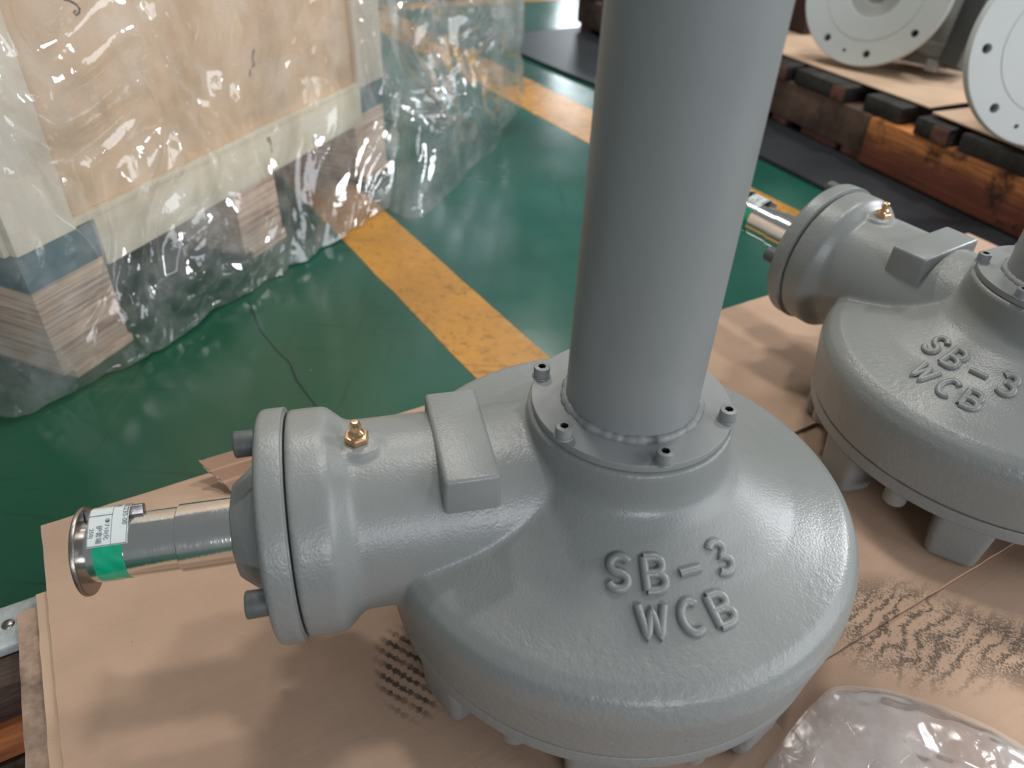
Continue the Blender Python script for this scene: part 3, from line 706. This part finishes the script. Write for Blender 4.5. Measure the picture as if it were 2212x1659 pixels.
psheet(.63,1.7,.02,1.0,.0965,'tan cardboard under the right white flange at the frame edge',R(-2.))
o=box('storage_box',(-1.0,.32,.098-MZ),(-.25,.95,.55-MZ),M_MAROON,None,.004); o.matrix_world=tp2_m; tag(o,'dark maroon box behind the grey column at the top of the picture','box')

# ================================================================ WHITE FLANGED ACTUATORS
def actuator(c,yaw,tilt,label,k0,small):
    # local frame: x = outward face normal
    root_=tag(empty('flanged_actuator',c,rot=(0,-tilt,yaw)),label,'actuator','white flanged actuators on the timber pallet')
    ro,rg,rh,rb=.226,.150,.082,.189
    prof_=fillet([(rh,-.028),(rh,-.002),(rh+.001,0),(rg-.0012,0),(rg,-.0022),(rg+.0012,-.0022),(rg+.0024,-.0008),(ro-.002,-.0008),(ro,-.003),(ro,-.026),(ro-.002,-.028),(rh,-.028)],0)
    bmx=mesh('fl',*lathe(prof_,128,'x'))
    hol=[]
    for k in range(8):
        a=k0+k*PI/4; hol.append(lathe([(0,-.05),(.0115,-.05),(.0115,.02),(0,.02)],24,'x',off=(0,rb*math.cos(a),rb*math.sin(a))))
    for a in small: hol.append(lathe([(0,-.05),(.006,-.05),(.006,.02),(0,.02)],20,'x',off=(0,rb*math.cos(a),rb*math.sin(a))))
    hm=mesh('hol',*merge(*hol)); ho=bpy.data.objects.new('tmph',hm); col.objects.link(ho)
    m_=evaluated(bmx,[('BOOLEAN',dict(operation='DIFFERENCE',solver='EXACT',object=ho))]); bpy.data.objects.remove(ho)
    link('flange_disc',m_,M_WHITE,root_,smooth=True,sharp=30)
    link('bore_rim',mesh('br',*lathe([(0,-.03),(.0815,-.03),(.0815,-.012),(.045,-.012),(.043,-.014),(.043,-.022),(0,-.022)],64,'x')),M_ALU,root_,smooth=True)
    bm=bmesh.new(); box_bm(bm,(-.023,-.022,-.022),(-.0135,.022,.022),.003,2); box_bm(bm,(-.023,-.007,.0),(-.0115,.007,.036),.001,1)
    link('drive_socket',bm_mesh(bm),M_HOLE,root_)
    link('back_ring',mesh('bk',*lathe([(0,-.0285),(.2,-.0285),(.2,-.045),(.17,-.06),(.15,-.11),(0,-.11)],64,'x')),M_DARKG,root_,smooth=True)
    def ab(name,lo,hi,mat,bev=.006): return box(name,lo,hi,mat,root_,bev)
    bm=bmesh.new(); vs=box_bm(bm,(-.27,.02,-.160),(-.12,.235,.22),.012,3)
    for v in bm.verts:
        if v.co.y<.1: v.co.z*=.6
    link('gear_housing',bm_mesh(bm),M_ALU,root_,smooth=True)
    ab('housing_rib',(-.19,.06,-.170),(-.175,.25,.2),M_ALU,.003); ab('housing_rib',(-.25,.02,-.12),(-.115,.238,-.105),M_ALU,.003)
    ab('side_plate',(-.235,.237,-.165),(-.085,.297,.33),M_DARKG,.004)
    ab('base_foot',(-.25,.10,-.165),(-.20,.15,-.155),M_ALU,.004); ab('base_foot',(-.14,.20,-.19),(-.10,.235,-.155),M_ALU,.004)
    return root_
A1=actuator((1.107,2.676,.330),3.998,.281,'left of the two white round flanged actuators, its grey gear housing showing behind',R(12.4),[R(-100)])
A2=actuator((1.285,1.923,.337),4.682,.182,'right-hand white round flanged actuator cut off by the frame edge',R(2.4),[R(-109)])
# ================================================================ PLASTIC BAG in the near right corner
def bag():
    # outline on the cardboard (world xy), apex along a ridge; a closed lumpy pouch
    O_=[(.175,.20),(.236,.325),(.288,.388),(.334,.432),(.372,.452),(.45,.440),(.53,.395),(.60,.30),(.60,.16),(.40,.10),(.22,.12)]
    nu,nv=220,70; V=[];Fc=[]; c=Vector((.40,.25)); n=len(O_)
    def out(t):
        u=t*n; i=int(u)%n; f=u-int(u); g=lambda k:Vector(O_[k%n]); a,b,cc,d=g(i-1),g(i),g(i+1),g(i+2)
        return (b*2+(cc-a)*f+(a*2-b*5+cc*4-d)*f*f+(b*3-a-cc*3+d)*f*f*f)*.5
    for layer in (1,0):
        for i in range(nu):
            o=out(i/nu)
            for j in range(nv+1):
                s=j/nv; p=c.lerp(o,s); e=max(0,1-s**3)
                q=Vector((p.x,p.y,.3))
                lump=.026*e**.6*(.75+.5*noise.noise(q*9))
                cr_=(.021*(facet(p.x*22+noise.noise(q*8)*1.5,p.y*22+p.x*9,5)+.5)+.005*(facet(p.x*60,p.y*60+p.x*20,6)+.5))*min(1,(1-s)*5+.1)
                ridge=.022*math.exp(-((p.x-.30-.35*(p.y-.37))/.016)**2)*e
                zz=.0035+(lump+cr_+ridge if layer else .001)
                V.append((p.x,p.y,zz))
    W=nv+1
    for L_ in (0,1):
        o=L_*nu*W
        for i in range(nu):
            i2=(i+1)%nu
            for j in range(nv):
                f=(o+i*W+j,o+i*W+j+1,o+i2*W+j+1,o+i2*W+j); Fc.append(f if L_==0 else f[::-1])
    return mesh('bag',V,Fc)
tag(link('plastic_bag',bag(),M_BAG,smooth=True,sharp=180),'hazy crumpled plastic bag lying on the cardboard in the near right corner','plastic bag')
